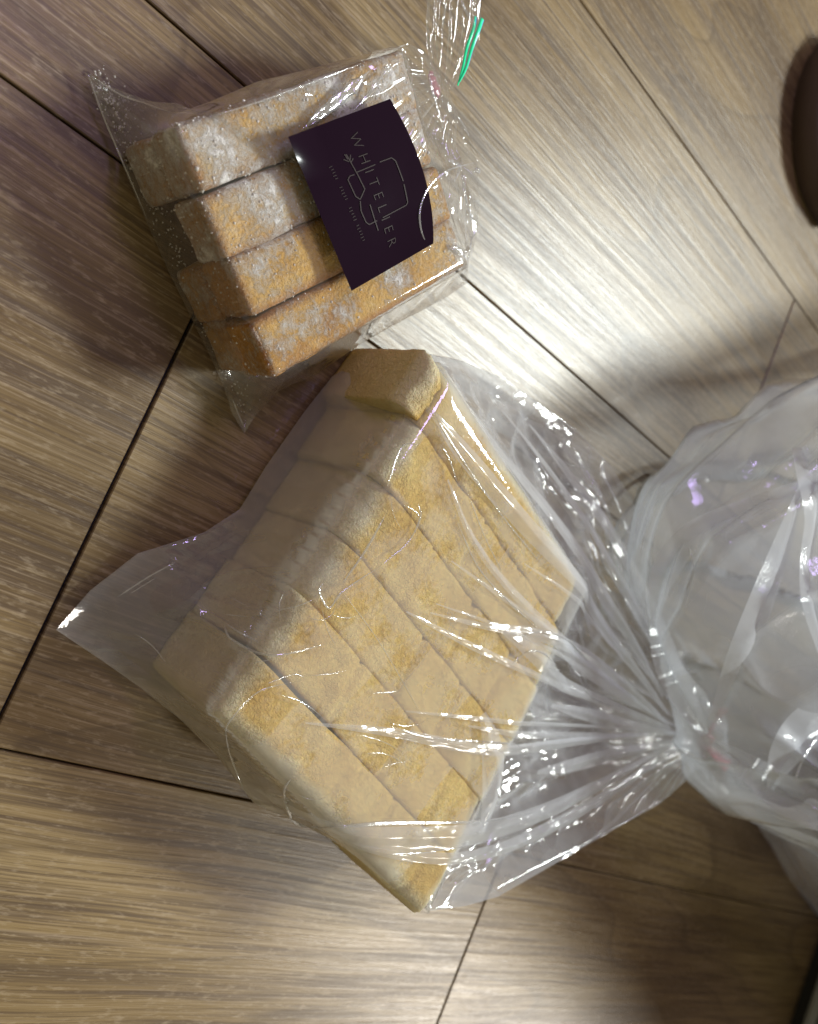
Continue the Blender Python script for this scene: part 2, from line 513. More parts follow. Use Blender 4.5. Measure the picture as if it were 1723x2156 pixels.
# ------------------------------------------------------------------ toast sticks
TZ = 0.052
TL, TR, BR, BL = (P(*q, TZ) for q in ((367, 258), (849, 103), (980, 559), (573, 803)))
sticks = [
    ("sugared toast stick at the back of the top layer, its crust whitest with sugar", 0),
    ("sugared toast stick second from the back of the top layer, half under the plum sticker", 1),
    ("golden toast stick with little sugar, third from the back of the top layer", 2),
    ("glazed golden toast stick at the front of the top layer, beside the bread loaf bag", 3),
    ("lower sugared toast stick under the back one, its dusty end showing at left", 0),
    ("lower toast stick pushed in, leaving a dark hollow at the stack's left end", 1),
    ("lower toast stick under the third top stick, its dusty end against the bag wall", 2),
    ("lower toast stick at the front bottom of the stack, nearest the bag's lower corner", 3)]
TOAST_TOPS = []
for n, (lab, i) in enumerate(sticks):
    upper = n < 4
    va, vb = i / 4, (i + 1) / 4
    a = (TL + (BL - TL) * (va + vb) / 2); b = (TR + (BR - TR) * (va + vb) / 2)
    w = np.linalg.norm(BL - TL) / 4 * 0.975
    L = np.linalg.norm(b - a)
    e = (b - a)[:2] / L
    jit = [0.000, -0.002, 0.0015, 0.0005][i] if upper else [-0.002, 0.040, 0.0, 0.002][i]
    ang = math.atan2(e[1], e[0]) + ([0.0, 0.012, -0.018, 0.0][i] if upper else [0, 0.02, 0.01, -0.02][i])
    hh = 0.0262 if upper else 0.0258
    z0 = 0.0262 if upper else 0.0004
    v, f, edge = rounded_box(L - (0.0 if upper else max(jit, 0)), w, hh, 0.0028, 0.0016, 0.0009, 5 + n)
    endf = np.clip((np.abs(v[:, 0]) - (L / 2 - 0.004)) / 0.003, 0, 1)
    sugar = [0.80, 0.70, 0.15, 0.10][i] + 0.25 * np.clip((-v[:, 0] - L * 0.30) / 0.02, 0, 1) * (1 if i < 3 else 0.4) + 0.35 * np.clip((v[:, 0] - L * 0.2) / 0.03, 0, 1)
    cen = (a + b) / 2
    o = thing("toast_stick", lab, "toast", (cen[0] + e[0] * jit * 0.5, cen[1] + e[1] * jit * 0.5, z0), "sugared toast sticks stacked in the small bag")
    o.rotation_euler = (0, 0, ang)
    mesh("crust", v, f, M_TOAST, o, attrs={'edge': edge, 'end': endf, 'sugar': sugar})
    # sugar crumbs stuck to the crust
    rr = np.random.default_rng(40 + n)
    nn = int([260, 240, 110, 70][i] * (1 if upper else 0.5))
    top = np.where((v[:, 2] > hh * 0.9) | (v[:, 0] < -L / 2 + 0.002))[0]
    bv, bf = [], []
    base = np.array([(1, 0, 0), (0, 1, 0), (-1, 0, 0), (0, -1, 0), (0, 0, 1), (0, 0, -0.6)], float)
    for q in rr.choice(top, nn):
        s = rr.uniform(0.00025, 0.0008) * (1.5 if rr.random() < 0.08 else 1)
        pts = base * s * rr.uniform(0.6, 1.3, (6, 3)) + v[q]
        k = len(bv)
        bv += list(pts)
        bf += [(k + x, k + y, k + 4) for x, y in ((0, 1), (1, 2), (2, 3), (3, 0))] + [(k + y, k + x, k + 5) for x, y in ((0, 1), (1, 2), (2, 3), (3, 0))]
    sg = mesh("sugar_crumbs", bv, bf, M_SUGAR, o)
    sg['kind'] = 'stuff'

# ------------------------------------------------------------------ loaf slices
LZ = 0.071
BLc, TLc, TRc, BRc = (P(*q, LZ) for q in ((458, 1512), (948, 766), (1254, 1240), (905, 1952)))
ORI = BLc[:2]
eL = (TLc - BLc)[:2]; LL = (np.linalg.norm(TLc - BLc) + np.linalg.norm(TRc - BRc)) / 2
eW = ((BRc - BLc) + (TRc - TLc))[:2]; LW = np.linalg.norm(eW) / 2
eW = eW / np.linalg.norm(eW)
eLn = np.array([-eW[1], eW[0]])
if eLn.dot(eL) < 0: eLn = -eLn
CEN = np.array((BLc + TLc + TRc + BRc) / 4)[:2]
labels = ["end slice of the bread loaf at the bottom of the photo, before the dark slit",
          "bread slice just behind the dark slit, second from the bottom end of the loaf",
          "third slice of the bread loaf from the bottom end, under the bag's gathered creases",
          "fourth slice of the bread loaf from the bottom end, just above the middle",
          "bread slice in front of the notch, fifth from the bottom end of the loaf",
          "end slice of the bread loaf nearest the toast bag, behind the notch"]
NS = 6
sw = LL / NS
SL = []
for i in range(NS):
    th = sw
    hgt = LZ - 0.0015 + [0.0, 0.0002, -0.0003, 0.0, 0.0002, 0.0003][i]
    wid = LW * [1.0, 0.995, 0.99, 0.99, 0.985, 0.95][i]
    v, f, edge = rounded_box(wid, th, hgt, 0.0007, 0.0020)
    # a shallow score across each slice, and a little sag
    u = v[:, 0] / wid
    topm = np.clip((v[:, 2] - hgt * 0.8) / (hgt * 0.2), 0, 1)
    for s0 in ([-0.22, 0.03, 0.27] if i % 2 else [-0.08, 0.14, 0.36]):
        v[:, 2] -= topm * 0.0017 * np.exp(-((u - s0 - 0.02 * noise(v[:, 1] * 50, v[:, 1] * 0 + s0 * 9, i)) / 0.009) ** 2) * (0.4 + 0.9 * abs(math.sin(s0 * 40 + i)))
    R0 = np.where(v[:, 0] < 0, [0.014, 0.016, 0.020, 0.020, 0.016, 0.013][i], 0.012)
    def drop(dist):
        q = np.clip(R0 - dist, 0, R0)
        return R0 - np.sqrt(np.maximum(R0 * R0 - q * q, 0))
    dr = drop(wid / 2 - np.abs(v[:, 0]))
    R0 = np.full(len(v), 0.013)
    if i == 0: dr = np.maximum(dr, drop(th / 2 + v[:, 1]))
    if i == 5: dr = np.maximum(dr, drop(th / 2 - v[:, 1]))
    v[:, 2] -= np.clip((v[:, 2] - hgt * 0.3) / (hgt * 0.7), 0, 1) * dr * 0.85
    v[:, 2] -= topm * 0.0012 * (2 * u) ** 2
    # the slices were cut from one loaf: its skin runs on from slice to slice, dipping unevenly at each cut
    gy = v[:, 1] + i * sw
    v[:, 2] += topm * (0.0022 * fbm(v[:, 0] * 34, gy * 34, 70, 2) + 0.0009 * fbm(v[:, 0] * 120, gy * 120, 71, 3))
    v[:, 0] += np.sign(v[:, 0]) * (1 - topm) * 0.0010 * fbm(gy * 60, v[:, 2] * 60, 72, 3)
    nearcut = np.clip((np.abs(v[:, 1]) - (th / 2 - 0.004)) / 0.004, 0, 1)
    v[:, 2] -= topm * nearcut ** 2 * 0.0012 * np.clip(0.5 + 1.6 * noise(v[:, 0] * 45, np.full(len(v), i * 3.7) + np.sign(v[:, 1]) * 1.85, 73), 0, 1)
    if i in (0, 1):
        opened = np.clip((-0.12 - u) / 0.10, 0, 1) * np.clip((v[:, 2] / hgt - 0.3) / 0.5, 0, 1)
        face = np.clip(((1 if i == 0 else -1) * v[:, 1] - (th / 2 - 0.002)) / 0.002, 0, 1)
        v[:, 1] -= (1 if i == 0 else -1) * opened * face * 0.0011
    v[:, 2] = np.maximum(v[:, 2], 0)
    side = np.clip((hgt - 0.010 - v[:, 2]) / 0.006, 0, 1)
    rim = np.clip(np.maximum((np.abs(u) - 0.45) / 0.05, (-np.sign(i - 2) * 0 + edge)), 0, 1)
    edge2 = np.clip((np.abs(v[:, 0]) - (wid / 2 - 0.018)) / 0.016, 0, 1)
    if i in (0, 5):
        s = -1 if i == 0 else 1
        edge2 = np.maximum(edge2, np.clip((s * v[:, 1] - (th / 2 - 0.015)) / 0.014, 0, 1))
    ca0, sa0 = math.cos(math.atan2(eW[1], eW[0])), math.sin(math.atan2(eW[1], eW[0]))
    fu, fv = v[:, 0] / wid + 0.5, (i + 0.5 + v[:, 1] / sw) / NS
    g = (BLc[:2] * ((1 - fu) * (1 - fv))[:, None] + BRc[:2] * (fu * (1 - fv))[:, None] + TLc[:2] * ((1 - fu) * fv)[:, None] + TRc[:2] * (fu * fv)[:, None])
    c = CEN + eLn * ((i + 0.5) * sw - LL / 2) + eW * 0.0
    o = thing("bread_slice", labels[i], "bread", (c[0], c[1], 0.0006), "slices of the soft loaf in the large bag")
    jit = eW * [0.0, 0.0010, 0.0030, 0.0020, -0.0010, -0.0085][i]
    v[:, :2] = g - c + jit
    mesh("crust", v, f, M_BREAD, o, attrs={'edge': edge2, 'side': side})
    


# ------------------------------------------------------------------ draped film
def rect_height(x, y, c, ang, a, b, h, r):
    ca, sa = math.cos(ang), math.sin(ang)
    lx, ly = (x - c[0]) * ca + (y - c[1]) * sa, -(x - c[0]) * sa + (y - c[1]) * ca
    d = np.maximum(np.abs(lx) - a / 2, np.abs(ly) - b / 2)
    z = h - r + np.sqrt(np.maximum(r * r - np.clip(d + r, 0, r) ** 2, 0))
    return np.where(d < 0, z, 0.0)


def smooth_closed(pts, n):
    """resample a closed polyline with softened corners"""
    p = np.asarray(pts, float)
    q = np.vstack([p, p[:1]])
    s = np.r_[0, np.cumsum(np.linalg.norm(np.diff(q[:, :2], axis=0), axis=1))]
    t = np.linspace(0, s[-1], n, endpoint=False)
    return np.stack([np.interp(t, s, q[:, k]) for k in range(q.shape[1])], 1)


class Drape:
    """film stretched from a rim over whatever stands inside it (a membrane resting on obstacles)"""

    def __init__(self, rim, obstacle, res=0.0014):
        self.rim = rim
        lo, hi = rim[:, :2].min(0) - 0.01, rim[:, :2].max(0) + 0.01
        self.lo = lo
        z = None
        for lev in (8, 4, 2, 1):
            h = res * lev
            nx, ny = int((hi[0] - lo[0]) / h) + 2, int((hi[1] - lo[1]) / h) + 2
            X, Y = np.meshgrid(lo[0] + np.arange(nx) * h, lo[1] + np.arange(ny) * h, indexing='ij')
            ob = obstacle(X, Y)
            inside = self.inside(X, Y)
            # outside cells take the height of the nearest rim point
            best = np.full(X.shape, 1e9); zb = np.zeros(X.shape)
            for p in rim[::max(1, len(rim) // 240)]:
                d = (X - p[0]) ** 2 + (Y - p[1]) ** 2
                m = d < best
                best[m] = d[m]; zb[m] = p[2]
            if z is None:
                z2 = np.maximum(zb, ob)
            else:
                z2 = self.bil(z, hprev, X, Y)
            z2 = np.where(inside, np.maximum(z2, ob), zb)
            for it in range(260 if lev > 1 else 140):
                avg = 0.25 * (z2[:-2, 1:-1] + z2[2:, 1:-1] + z2[1:-1, :-2] + z2[1:-1, 2:])
                c = z2[1:-1, 1:-1]
                z2[1:-1, 1:-1] = np.where(inside[1:-1, 1:-1], np.maximum(c + 1.0 * (avg - c), ob[1:-1, 1:-1]), c)
            z, hprev = z2, h
        for _ in range(4):
            z[1:-1, 1:-1] = 0.5 * z[1:-1, 1:-1] + 0.125 * (z[:-2, 1:-1] + z[2:, 1:-1] + z[1:-1, :-2] + z[1:-1, 2:])
        self.z, self.h = z, hprev
        self.ob = ob
        self.inmask = inside

    def inside(self, X, Y):
        p = self.rim
        c = np.zeros(X.shape, bool)
        j = len(p) - 1
        for i in range(len(p)):
            xi, yi, xj, yj = p[i, 0], p[i, 1], p[j, 0], p[j, 1]
            if yi != yj:
                m = ((yi > Y) != (yj > Y)) & (X < (xj - xi) * (Y - yi) / (yj - yi) + xi)
                c ^= m
            j = i
        return c

    def bil(self, a, h, X, Y):
        fx, fy = (X - self.lo[0]) / h, (Y - self.lo[1]) / h
        i, j = np.clip(fx.astype(int), 0, a.shape[0] - 2), np.clip(fy.astype(int), 0, a.shape[1] - 2)
        u, v = np.clip(fx - i, 0, 1), np.clip(fy - j, 0, 1)
        return (a[i, j] * (1 - u) + a[i + 1, j] * u) * (1 - v) + (a[i, j + 1] * (1 - u) + a[i + 1, j + 1] * u) * v

    def at(self, X, Y):
        return self.bil(self.z, self.h, np.asarray(X, float), np.asarray(Y, float))


def seg_dist(X, Y, pl):
    """distance to a polyline and how far along it (0..1)"""
    best = np.full(X.shape, 1e9); tt = np.zeros(X.shape)
    n = len(pl) - 1
    for k in range(n):
        a, b = pl[k], pl[k + 1]
        ab = b - a
        t = np.clip(((X - a[0]) * ab[0] + (Y - a[1]) * ab[1]) / max(ab.dot(ab), 1e-12), 0, 1)
        d = np.hypot(X - a[0] - t * ab[0], Y - a[1] - t * ab[1])
        m = d < best
        best[m] = d[m]; tt[m] = (k + t[m]) / n
    return best, tt


def crease(X, Y, pts, amp, wid, z):
    pl = np.array([P(x, y, z)[:2] for x, y in pts])
    pl = spline(pl, 24)
    d, t = seg_dist(X, Y, pl)
    env = np.clip(np.minimum(t, 1 - t) * 8, 0, 1)
    return amp * env * np.exp(-np.abs(d) / wid) * (d < wid * 6)


def spline(p, n):
    """smooth curve through the points (Catmull-Rom)"""
    p = np.asarray(p, float)
    q = np.vstack([2 * p[0] - p[1], p, 2 * p[-1] - p[-2]])
    t = np.linspace(0, len(p) - 1 - 1e-9, n)
    i = t.astype(int); u = (t - i)[:, None]
    a, b, c, d = q[i], q[i + 1], q[i + 2], q[i + 3]
    return 0.5 * ((2 * b) + (c - a) * u + (2 * a - 5 * b + 4 * c - d) * u ** 2 + (3 * b - a - 3 * c + d) * u ** 3)


def polar(drape, centre, nr, detail, power=0.85):
    rim = drape.rim
    r = np.linspace(0.0, 1, nr) ** power
    r[0] = 0.002
    X = centre[0] + (rim[:, None, 0] - centre[0]) * r[None]
    Y = centre[1] + (rim[:, None, 1] - centre[1]) * r[None]
    Z = drape.at(X, Y)
    Z[:, -1] = rim[:, 2]
    D = detail(X, Y, r[None] * np.ones_like(X))
    fade = np.clip((1 - r) * 14, 0, 1)
    return X, Y, Z + D * fade[None]


# ---- the large bag round the loaf
rim_px = [(118, 1326, .004), (190, 1243, .006), (290, 1165, .008), (352, 1146, .009), (430, 1121, .010), (505, 1072, .008), (560, 982, .006), (640, 868, .004),
          (700, 792, .004), (762, 757, .010), (850, 742, .022), (905, 745, .026), (965, 757, .016), (1050, 792, .008), (1130, 845, .006), (1215, 905, .010),
          (1290, 985, .020), (1335, 1060, .030), (1380, 1190, .040), (1425, 1340, .046), (1464, 1470, .050), (1480, 1530, .052),
          (1492, 1562, .052), (1486, 1600, .052), (1440, 1648, .052), (1390, 1692, .052), (1270, 1760, .054), (1150, 1830, .058), (1050, 1888, .062), (980, 1908, .064), (905, 1918, .062),
          (850, 1890, .058), (790, 1838, .052), (700, 1762, .044), (610, 1722, .034), (535, 1692, .026), (495, 1640, .020), (455, 1590, .014), (380, 1515, .008), (300, 1452, .005), (220, 1395, .004)]
rimB = np.array([P(x, y, z) for x, y, z in rim_px])
rimB = smooth_closed(rimB, 1100)
NECK = P(1488, 1562, 0.052)


def obst_loaf(X, Y):
    q = np.array([BLc[:2], BRc[:2], TRc[:2], TLc[:2]])
    d = np.full(X.shape, -1e9)
    for a, b in zip(q, np.roll(q, -1, 0)):
        n_ = np.array([(b - a)[1], -(b - a)[0]]); n_ /= np.linalg.norm(n_)
        if n_.dot(q.mean(0) - a) > 0: n_ = -n_
        d = np.maximum(d, (X - a[0]) * n_[0] + (Y - a[1]) * n_[1])
    d -= 0.0015
    r, h = 0.014, LZ + 0.0012
    return np.where(d < 0, h - r + np.sqrt(np.maximum(r * r - np.clip(d + r, 0, r) ** 2, 0)), 0.0)


dB = Drape(rimB, obst_loaf)
_lo, _hi = rimB[:, :2].min(0), rimB[:, :2].max(0)

creases_B = [
    ([(597, 1655), (603, 1700), (628, 1735), (700, 1741), (820, 1733), (1000, 1730), (1150, 1712), (1320, 1650), (1450, 1590)], .0055, .0026, .062),
    ([(590, 1435), (510, 1475), (480, 1535), (484, 1575), (512, 1650), (535, 1686)], .0032, .0022, .058),
    ([(470, 1312), (495, 1347), (548, 1368), (610, 1372), (680, 1356)], .0030, .0018, .068),
    ([(474, 1312), (545, 1352)], .0020, .0014, .069),
    ([(672, 1236), (677, 1260), (695, 1278), (722, 1244), (800, 1192), (858, 1142), (884, 1085), (880, 1060)], .0036, .0022, .070),
    ([(718, 1228), (768, 1160), (805, 1100), (818, 1082)], .0030, .0020, .072),
    ([(815, 1020), (845, 942), (905, 938), (940, 950), (962, 1010)], .0030, .0016, .072),
    ([(700, 1310), (930, 1306), (1090, 1330), (1230, 1345)], .0026, .0020, .071),
    ([(820, 1528), (960, 1556), (1130, 1566), (1300, 1562), (1450, 1560)], .0045, .0028, .068),
    ([(560, 1222), (640, 1190), (740, 1178)], .0025, .0018, .045),
    ([(245, 1258), (330, 1205), (372, 1180)], .0030, .0018, .016),
    ([(300, 1225), (310, 1200)], .0020, .0012, .016),
    ([(440, 1200), (560, 1115), (660, 1020), (700, 950)], .0030, .0026, .035),
    ([(330, 1320), (470, 1215), (600, 1160)], .0032, .0028, .035),
    ([(780, 1060), (800, 960), (838, 870)], .0030, .0022, .060),
    ([(600, 1440), (660, 1412), (690, 1400)], .0016, .0012, .072),
    ([(690, 1605), (780, 1590), (900, 1545)], .0018, .0016, .07),
    ([(1020, 1130), (1090, 1250), (1140, 1290), (1240, 1390)], .0038, .0024, .070),
    ([(880, 1010), (960, 1090), (1030, 1230), (1090, 1290)], .0024, .0018, .071),
]


def detail_B(X, Y, R):
    dx, dy = X - NECK[0], Y - NECK[1]
    d = np.hypot(dx, dy)
    ang = np.arctan2(dy, dx)
    warp = 0.10 * fbm(X * 14, Y * 14, 3, 3)
    a2 = ang + warp * np.clip(d / 0.15, 0, 1)
    pl = np.abs(np.sin(a2 * 23 + 3 * noise(a2 * 3, 0 * a2, 5))) ** 0.7
    pl2 = np.abs(np.sin(a2 * 51 + 5 * noise(a2 * 7, 0 * a2 + 3, 6))) ** 0.6
    mod = 0.55 + 0.9 * np.clip(0.5 + noise(a2 * 9, d * 6, 8), 0, 1)
    amp = d * 0.115 * np.exp(-(d / 0.20) ** 2)
    z = -(pl * 0.80 + pl2 * 0.18) * amp * mod
    # small crumple everywhere, long creases drawn out towards the tie
    u, v = ang * 0.16, d
    cr = cells(X, Y, 260, _lo, _hi, 21)
    z2 = -np.clip(cr, 0, 0.03) * 0.10
    cr2 = cells(u * 2.2, v * 0.8, 240, (-0.16 * 7, 0.0), (0.16 * 7, 0.5), 22)
    z2 += -np.clip(cr2, 0, 0.03) * 0.13
    z2 += 0.0016 * fbm(X * 40, Y * 40, 9, 3) - 0.0030 * np.abs(noise(X * 34 + 0.4 * Y * 34, Y * 60 - X * 12, 19)) * np.clip((d - 0.22) / 0.1, 0, 1)
    z = z + z2 * np.clip(d / 0.12, 0.15, 1)
    # the empty corner of the bag is limp and crumpled
    free = (dB.bil(dB.ob, dB.h, X, Y) < 0.01) * np.clip((d - 0.24) / 0.06, 0, 1)
    cx, cy = X * 0.8 + Y * 0.6, Y * 0.8 - X * 0.6
    z = z + free * (0.012 * (0.35 - np.abs(noise(cx * 22, cy * 40, 44))) - np.clip(cells(X, Y, 420, _lo, _hi, 45), 0, 0.03) * 0.22 - 0.0035 * np.abs(noise(cx * 60, cy * 95, 46)))
    for pts, am, w, zz in creases_B:
        z = z + crease(X, Y, pts, am, w, zz)
    return z


bagB = thing("bread_bag", "large clear plastic bag tied at the right end round the soft sliced loaf", "plastic bag", tuple(P(800, 1350)))
locB = np.array(bagB.location)
X, Y, Z = polar(dB, CEN + (NECK[:2] - CEN) * 0.12, 250, detail_B)
Zob = dB.bil(dB.ob, dB.h, X, Y)
Z = np.maximum(Z, np.where(Zob > 0.01, Zob + 0.0004, 0.0006))
# where the greasy crust has wetted the film it turns clear; elsewhere it hangs free and looks milky
ca_, sa_ = (X - CEN[0]) * eLn[0] + (Y - CEN[1]) * eLn[1], (X - CEN[0]) * eW[0] + (Y - CEN[1]) * eW[1]
cellA = np.floor((ca_ + LL / 2 + 0.0015 * noise(X * 60, Y * 60, 81)) / sw)
cellB = np.floor((sa_ + 0.002 * noise(X * 50, Y * 50, 85)) / 0.040 + 0.45 * (cellA % 2) + 0.2)
hsh = np.abs(np.sin(cellA * 12.9898 + cellB * 78.233) * 43758.5453) % 1.0
patch = 0.55 * noise(ca_ * 34 + 0.7 * cellA, sa_ * 24 + 5.3 * cellA, 82) + 0.35 * noise(X * 75, Y * 75, 83) + 0.22 * noise(X * 400, Y * 400, 84) + (hsh - 0.62) * 0.42
wet = np.clip((patch + 0.05) / 0.22, 0, 1) * (Zob > LZ - 0.006)
veil = 1 - wet
grid_mesh("film", np.stack([X, Y, Z], -1) - locB, M_FILM, bagB, closed_u=True, attrs={'veil': veil})
# the underside of the bag
rr = np.linspace(0.02, 1, 60)
cB = CEN + (NECK[:2] - CEN) * 0.12
Xu = cB[0] + (rimB[:, None, 0] - cB[0]) * rr[None]; Yu = cB[1] + (rimB[:, None, 1] - cB[1]) * rr[None]
dn = np.hypot(Xu - NECK[0], Yu - NECK[1])
sharp = 3 + 9 * np.clip((dn - 0.05) / 0.2, 0, 1)
Zu = 0.0004 + (rimB[:, None, 2] - 0.0004) * rr[None] ** sharp
an = np.arctan2(Yu - NECK[1], Xu - NECK[0])
Zu += 0.06 * dn * np.exp(-(dn / 0.12) ** 2) * (np.abs(np.sin(an * 31)) - 0.5) * (rr[None] < 0.98)
grid_mesh("underside", np.stack([Xu, Yu, np.maximum(Zu, 0.0003)], -1) - locB, M_FILM, bagB, closed_u=True)

# loose folds lying on the film, each a doubled strip with a raised ridge
folds = [
    ([(905, 850), (985, 960), (1120, 1115), (1260, 1262), (1400, 1430), (1470, 1530)], (6, 40, 44, 40, 26, 6), .075),
    ([(1005, 860), (1080, 960), (1190, 1085), (1300, 1235), (1395, 1375), (1455, 1490)], (4, 30, 40, 46, 30, 8), .073),
    ([(945, 1010), (1000, 1140), (1095, 1262), (1220, 1385), (1360, 1480), (1460, 1545)], (4, 16, 22, 40, 30, 8), .074),
    ([(905, 1290), (1020, 1318), (1140, 1338), (1280, 1400), (1400, 1490), (1465, 1550)], (3, 14, 28, 30, 22, 8), .073),
    ([(640, 1520), (820, 1540), (1010, 1575), (1180, 1577), (1350, 1570), (1470, 1566)], (3, 18, 26, 24, 18, 8), .072),
    ([(615, 1728), (760, 1752), (950, 1752), (1120, 1728), (1290, 1668), (1460, 1586)], (6, 44, 56, 50, 36, 10), .068),
    ([(690, 1765), (860, 1790), (1030, 1790), (1180, 1745), (1330, 1672), (1465, 1590)], (6, 24, 34, 40, 30, 10), .066),
    ([(1180, 900), (1245, 1010), (1310, 1120), (1372, 1260), (1430, 1400), (1470, 1500)], (6, 34, 46, 50, 36, 10), .050),
    ([(1120, 870), (1190, 985), (1270, 1120), (1350, 1270), (1420, 1410), (1468, 1520)], (4, 20, 26, 34, 26, 8), .055),
    ([(1060, 1330), (1130, 1380), (1190, 1440), (1290, 1485), (1400, 1530), (1468, 1556)], (10, 44, 36, 26, 18, 8), .073),
    ([(1010, 1500), (1030, 1580), (1030, 1680), (1015, 1760)], (20, 62, 60, 20), .071),
    ([(1120, 1620), (1220, 1610), (1340, 1590), (1470, 1570)], (10, 40, 30, 10), .062),
    ([(1150, 1480), (1250, 1510), (1360, 1540), (1470, 1562)], (10, 34, 28, 10), .064),
]
_r = np.random.default_rng(91)
for _ in range(11):
    a_ = _r.uniform(math.radians(118), math.radians(262))
    d0, d1 = _r.uniform(330, 760), _r.uniform(40, 140)
    bend = _r.uniform(-0.10, 0.10)
    w0 = _r.uniform(5, 17)
    ctl, wds = [], []
    for f_ in (0, 0.25, 0.5, 0.75, 1):
        d_ = d0 + (d1 - d0) * f_
        aa = a_ + bend * (1 - f_) ** 2
        ctl.append((1480 + d_ * math.cos(aa), 1562 - d_ * math.sin(aa) * 1.0)); wds.append(w0 * (0.25, 1, 1.1, 0.8, 0.35)[int(f_ * 4)])
    dd_ = np.array([P(x, y, .06)[:2] for x, y in ctl])
    if dB.inside(dd_[:, 0], dd_[:, 1]).all():
        folds.append((ctl, tuple(wds), .06))
for n, (pts, wd, zz) in enumerate(folds):
    line = np.array([P(x, y, zz) for x, y in pts])
    cl = spline(np.column_stack([line[:, :2], np.array(wd) * 0.000235]), 90)
    c, w = cl[:, :2], np.maximum(cl[:, 2], 0.0004)
    tg = np.gradient(c, axis=0); tg /= np.linalg.norm(tg, axis=1, keepdims=True)
    nm = np.stack([-tg[:, 1], tg[:, 0]], 1)
    s = np.linspace(-1, 1, 17)
    XX = c[:, None, 0] + nm[:, None, 0] * w[:, None] * s[None] * 0.5
    YY = c[:, None, 1] + nm[:, None, 1] * w[:, None] * s[None] * 0.5
    base = dB.at(XX, YY) + detail_B(XX, YY, XX) * 0.6
    base = np.maximum(base, dB.at(XX, YY))
    ridge = (1 - np.abs(s[None] - 0.25 * np.sin(np.arange(90)[:, None] * 0.09 + n))) * w[:, None] * 0.16
    ridge += 0.0009 * fbm(XX * 60, YY * 60, 30 + n, 3)
    ZZ = base + 0.0012 + np.maximum(ridge, 0) * np.clip(np.minimum(np.arange(90), 89 - np.arange(90)) / 8, 0, 1)[:, None]
    grid_mesh("fold", np.stack([XX, YY, np.maximum(ZZ, 0.002)], -1) - locB, M_FOLD, bagB)

# the ruffle of the mouth beyond the tie
left_px = [(1478, 1548, .053), (1412, 1430, .060), (1366, 1290, .068), (1374, 1140, .076), (1440, 990, .084), (1565, 868, .092), (1720, 770, .100), (1900, 690, .106), (2150, 560, .112)]
right_px = [(1490, 1588, .053), (1530, 1645, .058), (1598, 1702, .064), (1668, 1752, .070), (1722, 1835, .076), (1780, 1940, .082), (1850, 2060, .088), (1950, 2200, .092), (2120, 2420, .096)]
Lc = spline([P(*q) for q in left_px], 150); Rc = spline([P(*q) for q in right_px], 150)
NPH = 360
ph = np.linspace(0, 2 * np.pi, NPH, endpoint=False)
cenl = (Lc + Rc) / 2; half = (Lc - Rc) / 2
axis = np.gradient(cenl, axis=0); axis /= np.linalg.norm(axis, axis=1, keepdims=True)
fr = np.cross(half, axis)
fr /= np.maximum(np.linalg.norm(fr, axis=1, keepdims=True), 1e-9)
if fr[:, 2].mean() < 0: fr = -fr
hl = np.linalg.norm(half, axis=1)
tt = np.linspace(0, 1, 150)
ruf = np.zeros((NPH, 150, 3))
pleat = np.abs(np.sin(ph * 5 + 2.0 * np.sin(ph * 2 + 1))) ** 0.7
pleat2 = np.abs(np.sin(ph * 13 + 3 * np.sin(ph * 3))) ** 0.7
for j in range(150):
    ruf[:, j] = cenl[j] + np.cos(ph)[:, None] * half[j] + np.sin(ph)[:, None] * fr[j] * hl[j] * (0.12 + 0.45 * min(1, (tt[j] * 3.2) ** 1.5))


def cells3(p, n, seed):
    r = np.random.default_rng(seed)
    lo_, hi_ = p.reshape(-1, 3).min(0), p.reshape(-1, 3).max(0)
    b1 = np.full(p.shape[:2], 1e9)
    for c_ in r.uniform(lo_, hi_, (n, 3)):
        b1 = np.minimum(b1, ((p - c_) ** 2).sum(-1))
    return np.sqrt(b1)


PH = ph[:, None]; TT = tt[None]
plt = np.abs(np.sin(PH * 4.5 + 1.5 * np.sin(PH * 2 + 1) + 0.6 * TT)) ** 0.6
plt2 = np.abs(np.sin(PH * 11 + 3 * np.sin(PH * 3) - 0.8 * TT)) ** 0.7
inw = 0.26 * plt * np.minimum(TT * 4, 1) + 0.12 * plt2 + 0.14 * np.abs(noise(PH * 2.2 + 0 * TT, TT * 6 + 0 * PH, 51))
amt = (np.clip(cells3(ruf, 260, 71), 0, 0.06) - 0.02) * 0.60 + np.clip(cells3(ruf, 1500, 72), 0, 0.03) * 0.32
away = np.abs(np.sin(PH)) ** 0.7
shift = inw * away * hl[None] * 0.9 - amt * (0.25 + 0.75 * away) * np.minimum(TT * 6, 1)
shift = shift + 0.045 * hl[None] * (np.cos(PH) > 0)
radial = ruf - cenl[None]
radial /= np.maximum(np.linalg.norm(radial, axis=-1, keepdims=True), 1e-9)
ruf = ruf - radial * shift[..., None]
ruf[:, :, 2] = np.maximum(ruf[:, :, 2], 0.003)
grid_mesh("mouth_ruffle", ruf - locB, M_RUFF, bagB, closed_u=True)


